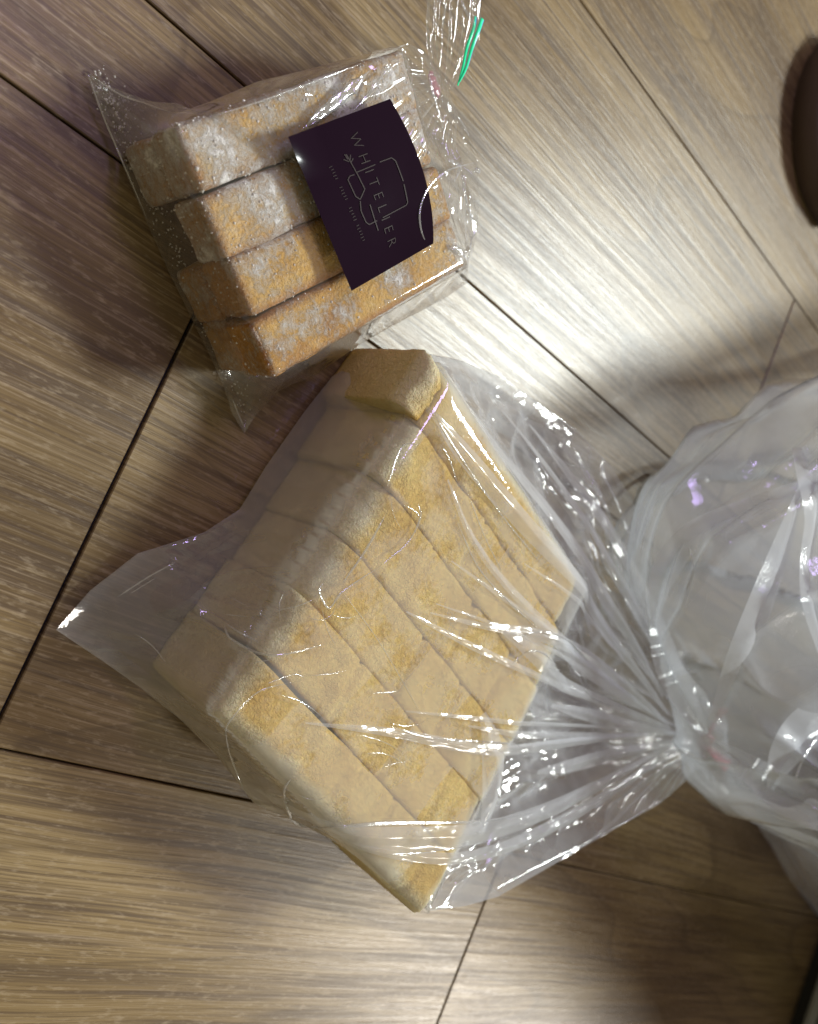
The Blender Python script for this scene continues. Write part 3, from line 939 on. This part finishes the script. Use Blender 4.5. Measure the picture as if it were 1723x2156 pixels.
def tube(name, pts, rad, mat, parent, loc, n=10, flat=1.0):
    p = np.asarray(pts, float)
    tg = np.gradient(p, axis=0); tg /= np.maximum(np.linalg.norm(tg, axis=1, keepdims=True), 1e-9)
    ref = np.array([0, 0, 1.0])
    a = np.cross(tg, ref); bad = np.linalg.norm(a, axis=1) < 1e-3
    a[bad] = np.cross(tg[bad], np.array([1.0, 0, 0]))
    a /= np.linalg.norm(a, axis=1, keepdims=True)
    b = np.cross(a, tg)
    th = np.linspace(0, 2 * np.pi, n, endpoint=False)
    rad = np.broadcast_to(rad, len(p))
    arr = p[None] + (np.cos(th)[:, None, None] * a[None] + flat * np.sin(th)[:, None, None] * b[None]) * rad[None, :, None]
    return grid_mesh(name, arr - loc, mat, parent, closed_u=True)


ax = axis[3]
f1 = fr[3]; f2 = half[3] / np.linalg.norm(half[3])
loop = [NECK + ax * (0.002 + 0.0012 * math.sin(a)) + (f1 * math.cos(a) * 0.0044 + f2 * math.sin(a) * 0.0046) for a in np.linspace(0, 4 * math.pi, 60)]
M_REDT = mat_film("red_tie_film", 0.55, (0.78, 0.38, 0.44), 0.15, 0.2, 1.0)
tube("tie", loop, 0.0024, M_REDT, bagB, locB, flat=0.5)
for q in ([(1492, 1548, .056), (1508, 1518, .060), (1524, 1494, .064)], [(1492, 1574, .055), (1510, 1592, .058), (1532, 1612, .060)]):
    tube("tie_tail", spline([P(*w_) for w_ in q], 20), np.linspace(0.002, 0.0052, 20), M_REDT, bagB, locB, flat=0.3)

from mathutils.bvhtree import BVHTree


def surf_of(*objs):
    vs, fs = [], []
    for o in objs:
        k = len(vs)
        off = np.array(o.parent.location)
        vs += [tuple(np.array(v.co) + off) for v in o.data.vertices]
        fs += [tuple(k + i for i in p.vertices) for p in o.data.polygons]
    tree = BVHTree.FromPolygons(vs, fs)

    def at(x, y, lift=0.0004):
        d = P(x, y) - CAMP; d /= np.linalg.norm(d)
        h = tree.ray_cast(Vector(CAMP), Vector(d))
        return np.array(h[0]) + np.array([0, 0, lift]) if h[0] is not None else P(x, y, 0.01)
    return at


M_CREASE = mat_film("glint_crease_film", 0.16, (0.95, 0.96, 1.0), 0.10, 0.15, 5.0, 0.45)  # gloss raised above the bag film's so the added ridges glint


def crease_line(name, at, pts, rad, parent, loc, flat=0.6, n=70, lift=0.0003):
    """a crease as a narrow rolled ridge, added on the film to catch a glint"""
    q = spline(np.array(pts, float), n)
    w = np.array([at(x, y, lift) for x, y in q])
    for _ in range(3):
        w[1:-1] = 0.25 * w[:-2] + 0.5 * w[1:-1] + 0.25 * w[2:]
    taper = np.clip(np.minimum(np.arange(n), n - 1 - np.arange(n)) / 10, 0.12, 1)
    wob = 0.75 + 0.35 * noise(np.arange(n) * 0.21, np.full(n, pts[0][0] * 0.013), 4)
    return tube(name, w, rad * taper * wob, M_CREASE, parent, loc, 8, flat)


filmB = [o for o in bagB.children if o.name.startswith(("film", "fold"))]
atB = surf_of(*filmB)
for pts, r in [
    ([(612, 1640), (598, 1662), (605, 1702), (628, 1735), (700, 1741), (820, 1733), (1000, 1730), (1120, 1712)], .00080),
    ([(612, 1436), (540, 1458), (482, 1520), (476, 1548), (484, 1590), (510, 1655), (532, 1684)], .00032),
    ([(470, 1312), (486, 1345), (548, 1376), (600, 1377), (680, 1357)], .00038),
    ([(474, 1312), (505, 1332), (548, 1354)], .00034),
    ([(680, 1226), (672, 1245), (692, 1280), (722, 1244), (800, 1192)], .00036),
    ([(800, 1192), (858, 1142), (884, 1090), (880, 1060)], .00042),
    ([(720, 1228), (768, 1160), (812, 1082)], .00045),
    ([(815, 1024), (845, 942), (880, 936)], .00030),
    ([(930, 938), (945, 965), (962, 1015)], .00030),
    ([(820, 1528), (900, 1552), (1000, 1560), (1120, 1568)], .00030),
    ([(245, 1258), (310, 1216), (375, 1180)], .00034),
    ([(270, 1252), (330, 1215)], .00022),
    ([(900, 850), (985, 985), (1060, 1090), (1150, 1200)], .00026),
    ([(985, 1040), (1020, 1130), (1060, 1210)], .00026),
    ([(960, 1095), (1010, 1200), (1090, 1285), (1140, 1330)], .00028),
    ([(560, 1288), (620, 1277), (660, 1262)], .00022),
    ([(560, 1440), (615, 1420), (640, 1425)], .00020),
    ([(1085, 1345), (1130, 1330), (1190, 1345), (1240, 1395)], .00040),
    ([(1075, 1400), (1110, 1372), (1150, 1380), (1200, 1440)], .00034),
    ([(800, 1800), (930, 1790), (1100, 1752), (1290, 1672)], .00026),
    ([(1010, 1890), (1140, 1820), (1290, 1745), (1400, 1680), (1470, 1610)], .00036),
    ([(1250, 1690), (1330, 1640), (1430, 1590)], .00036),
    ([(1300, 1655), (1380, 1600), (1470, 1575)], .00040),
    ([(1205, 940), (1240, 1000), (1290, 1090)], .00024),
    ([(720, 1245), (800, 1355), (890, 1510)], .00016),
    ([(1150, 1405), (1200, 1420), (1250, 1470), (1300, 1490)], .00030),
]:
    crease_line("glint_crease", atB, pts, r * 1.6, bagB, locB)
_r = np.random.default_rng(123)
made = 0
while made < 30:
    x_, y_ = _r.uniform(180, 1420), _r.uniform(800, 1880)
    to = math.atan2(1562 - y_, 1488 - x_)
    a_ = to + (_r.normal(0, 0.35) if _r.random() < 0.7 else _r.uniform(-1.5, 1.5))
    ln = _r.uniform(25, 110)
    e_ = np.array([math.cos(a_), math.sin(a_)]); n_ = np.array([-e_[1], e_[0]]) * _r.normal(0, 0.12)
    pp = [np.array([x_, y_]) + e_ * ln * f_ + n_ * ln * 4 * f_ * (1 - f_) for f_ in (0, 0.33, 0.66, 1)]
    w_ = np.array([P(*q, 0.045)[:2] for q in pp])
    if not dB.inside(w_[:, 0], w_[:, 1]).all():
        continue
    crease_line("glint_crease", atB, [tuple(q) for q in pp], _r.uniform(0.00018, 0.00042), bagB, locB, n=30)
    made += 1

ruffB = [o for o in bagB.children if o.name.startswith("mouth_ruffle")]
atR = surf_of(*ruffB)
M_RUFFOLD = mat_film("ruffle_fold_film", 0.22, (0.92, 0.95, 1.0), 0.14, 0.25, 0.9)


def fold_strip(at, pts, wd, mat, parent, loc, n=60, rise=0.10):
    q = spline(np.column_stack([np.array(pts, float), np.array(wd, float)]), n)
    tg_ = np.gradient(q[:, :2], axis=0); tg_ /= np.linalg.norm(tg_, axis=1, keepdims=True)
    nm_ = np.stack([-tg_[:, 1], tg_[:, 0]], 1)
    ss = np.linspace(-1, 1, 9)
    arr = np.zeros((n, 9, 3))
    for a in range(n):
        c0 = at(q[a, 0], q[a, 1], 0.0008)
        px = 0.5 * max(q[a, 2], 1.0)
        e0 = (P(q[a, 0] + nm_[a, 0] * px, q[a, 1] + nm_[a, 1] * px, c0[2]) - c0)
        for b_, s0 in enumerate(ss):
            arr[a, b_] = c0 + e0 * s0
            arr[a, b_, 2] += (1 - abs(s0)) * np.linalg.norm(e0) * rise
    for _ in range(3):
        arr[1:-1] = 0.25 * arr[:-2] + 0.5 * arr[1:-1] + 0.25 * arr[2:]
    return grid_mesh("fold", arr - loc, mat, parent)


for pts, wd in [
    ([(1375, 1330), (1395, 1210), (1460, 1125), (1590, 1065), (1740, 1005)], (10, 60, 60, 46, 30)),
    ([(1680, 940), (1702, 1010), (1708, 1090), (1696, 1180), (1702, 1270), (1735, 1380)], (26, 44, 26, 22, 26, 20)),
    ([(1690, 1010), (1650, 1130), (1600, 1270), (1550, 1400), (1500, 1520)], (4, 30, 50, 50, 16)),
    ([(1372, 1300), (1400, 1390), (1440, 1470), (1482, 1545)], (10, 50, 50, 14)),
    ([(1500, 1560), (1570, 1610), (1650, 1670), (1740, 1720)], (10, 50, 80, 70)),
    ([(1620, 1660), (1650, 1590), (1700, 1530), (1760, 1490)], (20, 70, 90, 60)),
]:
    fold_strip(atR, pts, wd, M_RUFFOLD, bagB, locB)
for pts, r in [
    ([(1684, 965), (1704, 1020), (1707, 1085)], .0013),
    ([(1694, 1180), (1700, 1250), (1722, 1330)], .0010),
    ([(1452, 1150), (1460, 1200), (1444, 1245)], .0013),
    ([(1726, 1545), (1690, 1600), (1672, 1650)], .0020),
    ([(1668, 1700), (1700, 1692), (1728, 1710)], .0018),
    ([(1430, 1460), (1452, 1500), (1480, 1540)], .0012),
]:
    crease_line("glint_crease", atR, pts, r, bagB, locB, flat=0.35)

# ---- the small bag round the toast
rim_pxA = [(181, 152, .006), (230, 190, .010), (300, 220, .020), (368, 240, .036), (440, 214, .034), (540, 172, .034), (650, 146, .036), (760, 115, .040), (858, 92, .044),
           (892, 104, .042), (915, 140, .038), (940, 175, .034), (962, 235, .030), (985, 280, .026), (1006, 340, .022), (1010, 420, .022), (1004, 490, .024), (990, 552, .026), (984, 596, .022),
           (930, 632, .018), (850, 672, .014), (760, 722, .010), (660, 790, .006), (585, 822, .005), (540, 872, .004), (515, 912, .003), (487, 868, .003), (470, 810, .003),
           (440, 745, .003), (402, 668, .003), (352, 565, .003), (306, 462, .003), (268, 372, .003), (236, 292, .004), (204, 218, .005)]
rimA = smooth_closed(np.array([P(x, y, z) for x, y, z in rim_pxA]), 900)
NECKA = P(935, 172, 0.034)
TCEN = (TL + TR + BR + BL) / 4
tang = math.atan2((TR - TL + BR - BL)[1], (TR - TL + BR - BL)[0])
tl_ = np.linalg.norm(TR - TL + BR - BL) / 2; tw_ = np.linalg.norm(BL - TL + BR - TR) / 2


def obst_toast(X, Y):
    return rect_height(X, Y, TCEN[:2], tang, tl_ + 0.003, tw_ + 0.002, TZ + 0.0022, 0.006)


dA = Drape(rimA, obst_toast, 0.0011)
loA, hiA = rimA[:, :2].min(0), rimA[:, :2].max(0)
creases_A = [
    ([(440, 245), (520, 232), (640, 200), (760, 160), (850, 118)], .0012, .0022, .050),
    ([(640, 270), (700, 215), (772, 152)], .0016, .0030, .053),
    ([(745, 232), (790, 180), (818, 138)], .0016, .0016, .053),
    ([(985, 345), (925, 362), (885, 400), (868, 450), (880, 510), (908, 530)], .0030, .0020, .053),
    ([(190, 165), (240, 260), (290, 320), (330, 260)], .0016, .0020, .012),
    ([(205, 180), (300, 235), (370, 255)], .0016, .0020, .02),
    ([(905, 180), (925, 260), (940, 330)], .0034, .0016, .04),
    ([(960, 340), (975, 400), (985, 470)], .0034, .0020, .034),
    ([(955, 525), (985, 545)], .0030, .0022, .034),
    ([(930, 250), (968, 300), (985, 345)], .0026, .0018, .034),
]


def detail_A(X, Y, R):
    dx, dy = X - NECKA[0], Y - NECKA[1]
    d = np.hypot(dx, dy); ang = np.arctan2(dy, dx)
    a2 = ang + 0.12 * fbm(X * 25, Y * 25, 13, 2)
    amp = 0.10 * d * np.exp(-(d / 0.055) ** 2)
    z = (np.abs(np.sin(a2 * 19)) ** 0.7 - 0.5) * amp
    # the gathered right side
    l = ((X - TCEN[0]) * math.cos(tang) + (Y - TCEN[1]) * math.sin(tang)) - tl_ / 2
    g = np.clip((l + 0.002) / 0.006, 0, 1)
    z += g * (-np.clip(cells(X, Y, 48, loA, hiA, 31), 0, 0.03) * 0.34 + 0.0040)
    z += -np.clip(cells(X, Y, 60, loA, hiA, 32), 0, 0.04) * 0.05 + 0.0010 * fbm(X * 45, Y * 45, 33, 2)
    for pts, am, w, zz in creases_A:
        z = z + crease(X, Y, pts, am, w, zz)
    return z


bagA = thing("toast_bag", "small crisp clear bag with a plum sticker holding sugared toast sticks", "plastic bag", tuple(P(600, 450)))
locA = np.array(bagA.location)
XA, YA, ZA = polar(dA, TCEN[:2], 230, detail_A, 0.7)
ZoA = dA.bil(dA.ob, dA.h, XA, YA)
ZA = np.maximum(ZA, np.where(ZoA > 0.01, ZoA + 0.0003, 0.0006))
grid_mesh("film", np.stack([XA, YA, ZA], -1) - locA, M_CRISP, bagA, closed_u=True)
rr = np.linspace(0.02, 1, 40)
Xu = TCEN[0] + (rimA[:, None, 0] - TCEN[0]) * rr[None]; Yu = TCEN[1] + (rimA[:, None, 1] - TCEN[1]) * rr[None]
Zu = 0.0002 + (rimA[:, None, 2] - 0.0002) * rr[None] ** 14
grid_mesh("underside", np.stack([Xu, Yu, Zu], -1) - locA, M_CRISP, bagA, closed_u=True)

# gathered mouth of the small bag
lp = [(925, 190, .034), (905, 120, .038), (900, 60, .042), (905, -10, .046), (900, -90, .05)]
rp = [(950, 190, .034), (985, 130, .038), (1005, 70, .042), (1010, -10, .046), (1030, -90, .05)]
Lc2 = spline([P(*q) for q in lp], 70); Rc2 = spline([P(*q) for q in rp], 70)
c2 = (Lc2 + Rc2) / 2; h2 = (Lc2 - Rc2) / 2
ax2 = np.gradient(c2, axis=0); ax2 /= np.linalg.norm(ax2, axis=1, keepdims=True)
f2v = np.cross(h2, ax2); f2v /= np.linalg.norm(f2v, axis=1, keepdims=True)
if f2v[:, 2].mean() < 0: f2v = -f2v
n2 = 200
ph2 = np.linspace(0, 2 * np.pi, n2, endpoint=False)
ru2 = np.zeros((n2, 70, 3))
for j in range(70):
    pl = 1 - 0.45 * np.abs(np.sin(ph2 * 6 + j * 0.02)) ** 0.7 + 0.16 * fbm(ph2 * 3, np.full(n2, j * 0.05), 61, 2)
    ru2[:, j] = c2[j] + np.cos(ph2)[:, None] * h2[j] * (0.75 + 0.25 * pl)[:, None] + (np.sin(ph2) * pl)[:, None] * f2v[j] * np.linalg.norm(h2[j]) * 0.6
grid_mesh("mouth_ruffle", ru2 - locA, M_CRISP, bagA, closed_u=True)


atA = surf_of(*[o for o in bagA.children if o.name.startswith(("film", "mouth_ruffle"))])
for pts, r, fl in [
    ([(635, 274), (690, 228), (735, 190), (776, 150)], .0030, 0.30),  # broad bulge added on flat film to carry a white reflection
    ([(744, 234), (782, 190), (822, 134)], .0008, 0.5),
    ([(984, 346), (928, 362), (888, 398), (869, 450), (878, 505), (905, 530)], .0006, 0.5),
    ([(440, 246), (540, 216), (660, 172), (760, 134)], .0004, 0.5),
    ([(372, 242), (300, 216), (250, 198), (186, 155)], .0005, 0.5),
    ([(186, 156), (215, 240), (262, 350), (310, 462)], .0005, 0.5),
    ([(900, 142), (910, 190), (920, 225), (934, 272)], .0009, 0.5),
    ([(942, 335), (958, 345), (968, 352), (955, 385)], .0014, 0.5),
    ([(972, 352), (976, 390), (985, 440), (1002, 480), (992, 505)], .0012, 0.5),
    ([(946, 524), (962, 522), (985, 548)], .0016, 0.5),
    ([(940, -4), (934, 35), (930, 62)], .0008, 0.5),
    ([(968, -6), (980, 22), (995, 48)], .0009, 0.5),
    ([(960, 240), (975, 262), (990, 290)], .0005, 0.5),
    ([(1003, 475), (994, 500), (982, 560)], .0006, 0.5),
    ([(995, 362), (1006, 358), (1010, 366)], .0016, 0.6),
    ([(488, 838), (500, 868), (516, 905)], .0005, 0.5),
]:
    crease_line("glint_crease", atA, pts, r, bagA, locA, fl, 40, 0.0050 if pts[0] == (984, 346) else 0.0003)


def mat_foil():
    k = NT("iridescent_tie")
    lw = k.n('ShaderNodeLayerWeight', {0: 0.4}).outputs['Facing']
    co = k.n('ShaderNodeTexCoord').outputs['Object']
    nz = k.noise(co, 160.0, 2)
    f = k.math('ADD', lw, k.math('MULTIPLY', nz, 0.5))
    c = k.ramp(f, [(0.30, (0.02, 0.80, 0.36)), (0.62, (0.06, 0.95, 0.48)), (0.82, (0.10, 0.35, 0.85)), (1.0, (0.35, 0.25, 0.9))])
    b = k.n('ShaderNodeBsdfPrincipled', {'Base Color': c, 'Metallic': 0.0, 'Roughness': 0.22})
    return k.done(b.outputs[0])


M_FOIL = mat_foil()
for pts, wd in (([(964, 180, .040), (975, 143, .043), (984, 100, .047), (997, 62, .049), (1002, 36, .048)], (4, 8, 9, 9, 8)),
                ([(968, 172, .041), (983, 140, .044), (994, 102, .048), (1007, 66, .050), (1016, 40, .0495)], (4, 8, 9, 10, 10))):
    ft = np.array([P(*q) for q in pts])
    cl = spline(np.column_stack([ft, np.array(wd) * 0.00011]), 40)
    tube("twist_tie", cl[:, :3], cl[:, 3], M_FOIL, bagA, locA, 10, 0.45)
tube("tie_wrap", spline([P(908, 150, .036), P(914, 175, .038), P(926, 205, .038)], 16), np.array([0.0012] * 3 + [0.0026] * 10 + [0.0012] * 3), mat_film("pink_wrap_film", 0.5, (0.75, 0.35, 0.42), 0.15, 0.2, 1.2), bagA, locA, flat=0.3)

# loose sugar that has gathered along the bag's left edge
_r = np.random.default_rng(77)
bv, bf = [], []
base = np.array([(1, 0, 0), (0, 1, 0), (-1, 0, 0), (0, -1, 0), (0, 0, 1), (0, 0, -0.6)], float)
for _ in range(420):
    t_ = _r.random() ** 1.3
    ex, ey = 186 + t_ * 310, 165 + t_ * 690
    q = P(ex + abs(_r.normal(0, 26)) + 6, ey + _r.normal(0, 14), 0.003)
    k0 = len(bv)
    bv += list(base * _r.uniform(0.0002, 0.0007) * _r.uniform(0.6, 1.3, (6, 3)) + q)
    bf += [(k0 + x, k0 + y, k0 + 4) for x, y in ((0, 1), (1, 2), (2, 3), (3, 0))] + [(k0 + y, k0 + x, k0 + 5) for x, y in ((0, 1), (1, 2), (2, 3), (3, 0))]
tag(mesh("loose_sugar", np.array(bv) - locA, bf, M_SUGAR, bagA), kind='stuff')

# ---- sticker with its print
S0, SU, SV = np.array([40., 465.]), np.array([990., -370.]), np.array([615., 1495.])


def st_px(u, v):
    """sticker coordinates -> picture position (its right edge bows outward)"""
    z = S0 + SU * u + SV * v
    z = z + np.array([115, 15]) * (u * 4 * v * (1 - v)) - np.array([195, 90]) * u * v
    return (800 + z[0] / 3.446) * 0.7478, (250 + z[1] / 3.446) * 0.7478


def st_xyz(u, v, lift):
    x, y = st_px(u, v)
    w = P(x, y, 0.0600)
    curl = 0.0016 * max(0, 0.25 - u) / 0.25 * max(0, 0.3 - v) / 0.3 * 2 + 0.0005 * math.sin(u * 3.2 + v * 2.6) + 0.0002 * float(noise(u * 2.6 + v * 1.2, v * 2.2 - u, 93)) + 0.0016 * (max(0, v - 0.62) / 0.38) ** 2
    z = 0.0600 + max(curl, -0.0004)
    w = P(x, y, z)
    return np.array([w[0], w[1], z + lift])


NU, NV = 36, 50
sp = np.array([[st_xyz(u, v, 0.0) for v in np.linspace(0, 1, NV)] for u in np.linspace(0, 1, NU)])
sticker = grid_mesh("sticker", sp - locA, M_STICK, bagA)
sticker['label'] = "glossy plum sticker with thin copper lettering"

cu = bpy.data.curves.new("lettering", 'FONT')
cu.body = "WHITELIER"
cu.size = 1.0
cu.space_character = 1.75
cu.resolution_u = 3
cu.offset = -0.018
tmp = bpy.data.objects.new("tmp_text", cu)
COL.objects.link(tmp)
bpy.context.view_layer.update()
tme = bpy.data.meshes.new_from_object(tmp.evaluated_get(bpy.context.evaluated_depsgraph_get()))
bpy.data.objects.remove(tmp)
tv = np.array([v.co[:] for v in tme.vertices])
x0, x1 = tv[:, 0].min(), tv[:, 0].max()
y0, y1 = tv[:, 1].min(), tv[:, 1].max()
tverts = []
for v in tv:
    vv = 0.115 + (v[0] - x0) / (x1 - x0) * 0.755
    uu = 0.505 + (v[1] - y0) / (y1 - y0) * 0.085
    tverts.append(st_xyz(uu, vv, 0.0003) - locA)
mesh("lettering", tverts, [tuple(p.vertices) for p in tme.polygons], M_GOLD, sticker, smooth=False)


def uv_of(z):
    d = np.array(z, float) - S0
    det = SU[0] * SV[1] - SV[0] * SU[1]
    return (d[0] * SV[1] - d[1] * SV[0]) / det, (SU[0] * d[1] - SU[1] * d[0]) / det


def print_line(name, lines, w):
    vs, fs = [], []
    for ln in lines:
        uv = np.array([uv_of(z) for z in ln])
        for a, b in zip(uv[:-1], uv[1:]):
            n = max(2, int(np.hypot(*(b - a)) / 0.05) + 1)
            dvec = (b - a) * np.array([1057, 1617]); dvec /= np.linalg.norm(dvec)
            off = np.array([-dvec[1] / 1057, dvec[0] / 1617]) * w
            for k in range(n):
                c = a + (b - a) * k / (n - 1)
                vs += [st_xyz(*(c + off), 0.0003) - locA, st_xyz(*(c - off), 0.0003) - locA]
                if k:
                    m = len(vs)
                    fs.append((m - 4, m - 3, m - 1, m - 2))
    mesh(name, vs, fs, M_GOLD, sticker, smooth=False)


print_line("emblem", [
    [(680, 820), (860, 745)], [(900, 722), (1010, 682), (1050, 712), (1140, 920)], [(1150, 950), (1212, 1135), (1200, 1165), (970, 1275)],
    [(640, 740), (700, 850), (770, 985), (730, 1085), (685, 1055), (605, 890), (620, 855), (665, 840)],
    [(730, 1100), (745, 1200), (800, 1310), (835, 1335), (915, 1300)], [(830, 1140), (880, 1270), (935, 1400)],
    [(600, 690), (570, 640)], [(612, 712), (560, 690)], [(620, 700), (625, 645)], [(630, 720), (650, 680)], [(640, 740), (585, 640)]], 5.0)
tg_lines = []
for k, s_ in enumerate(np.linspace(0, 1, 26)):
    if k in (5, 6, 12, 13, 19): continue
    z = np.array([440, 760]) + np.array([345, 725]) * s_
    tg_lines.append([tuple(z - np.array([16, -7]) * (0.6 + 0.4 * (k % 3 == 0))), tuple(z + np.array([16, -7]))])
print_line("tagline", tg_lines, 3.0)
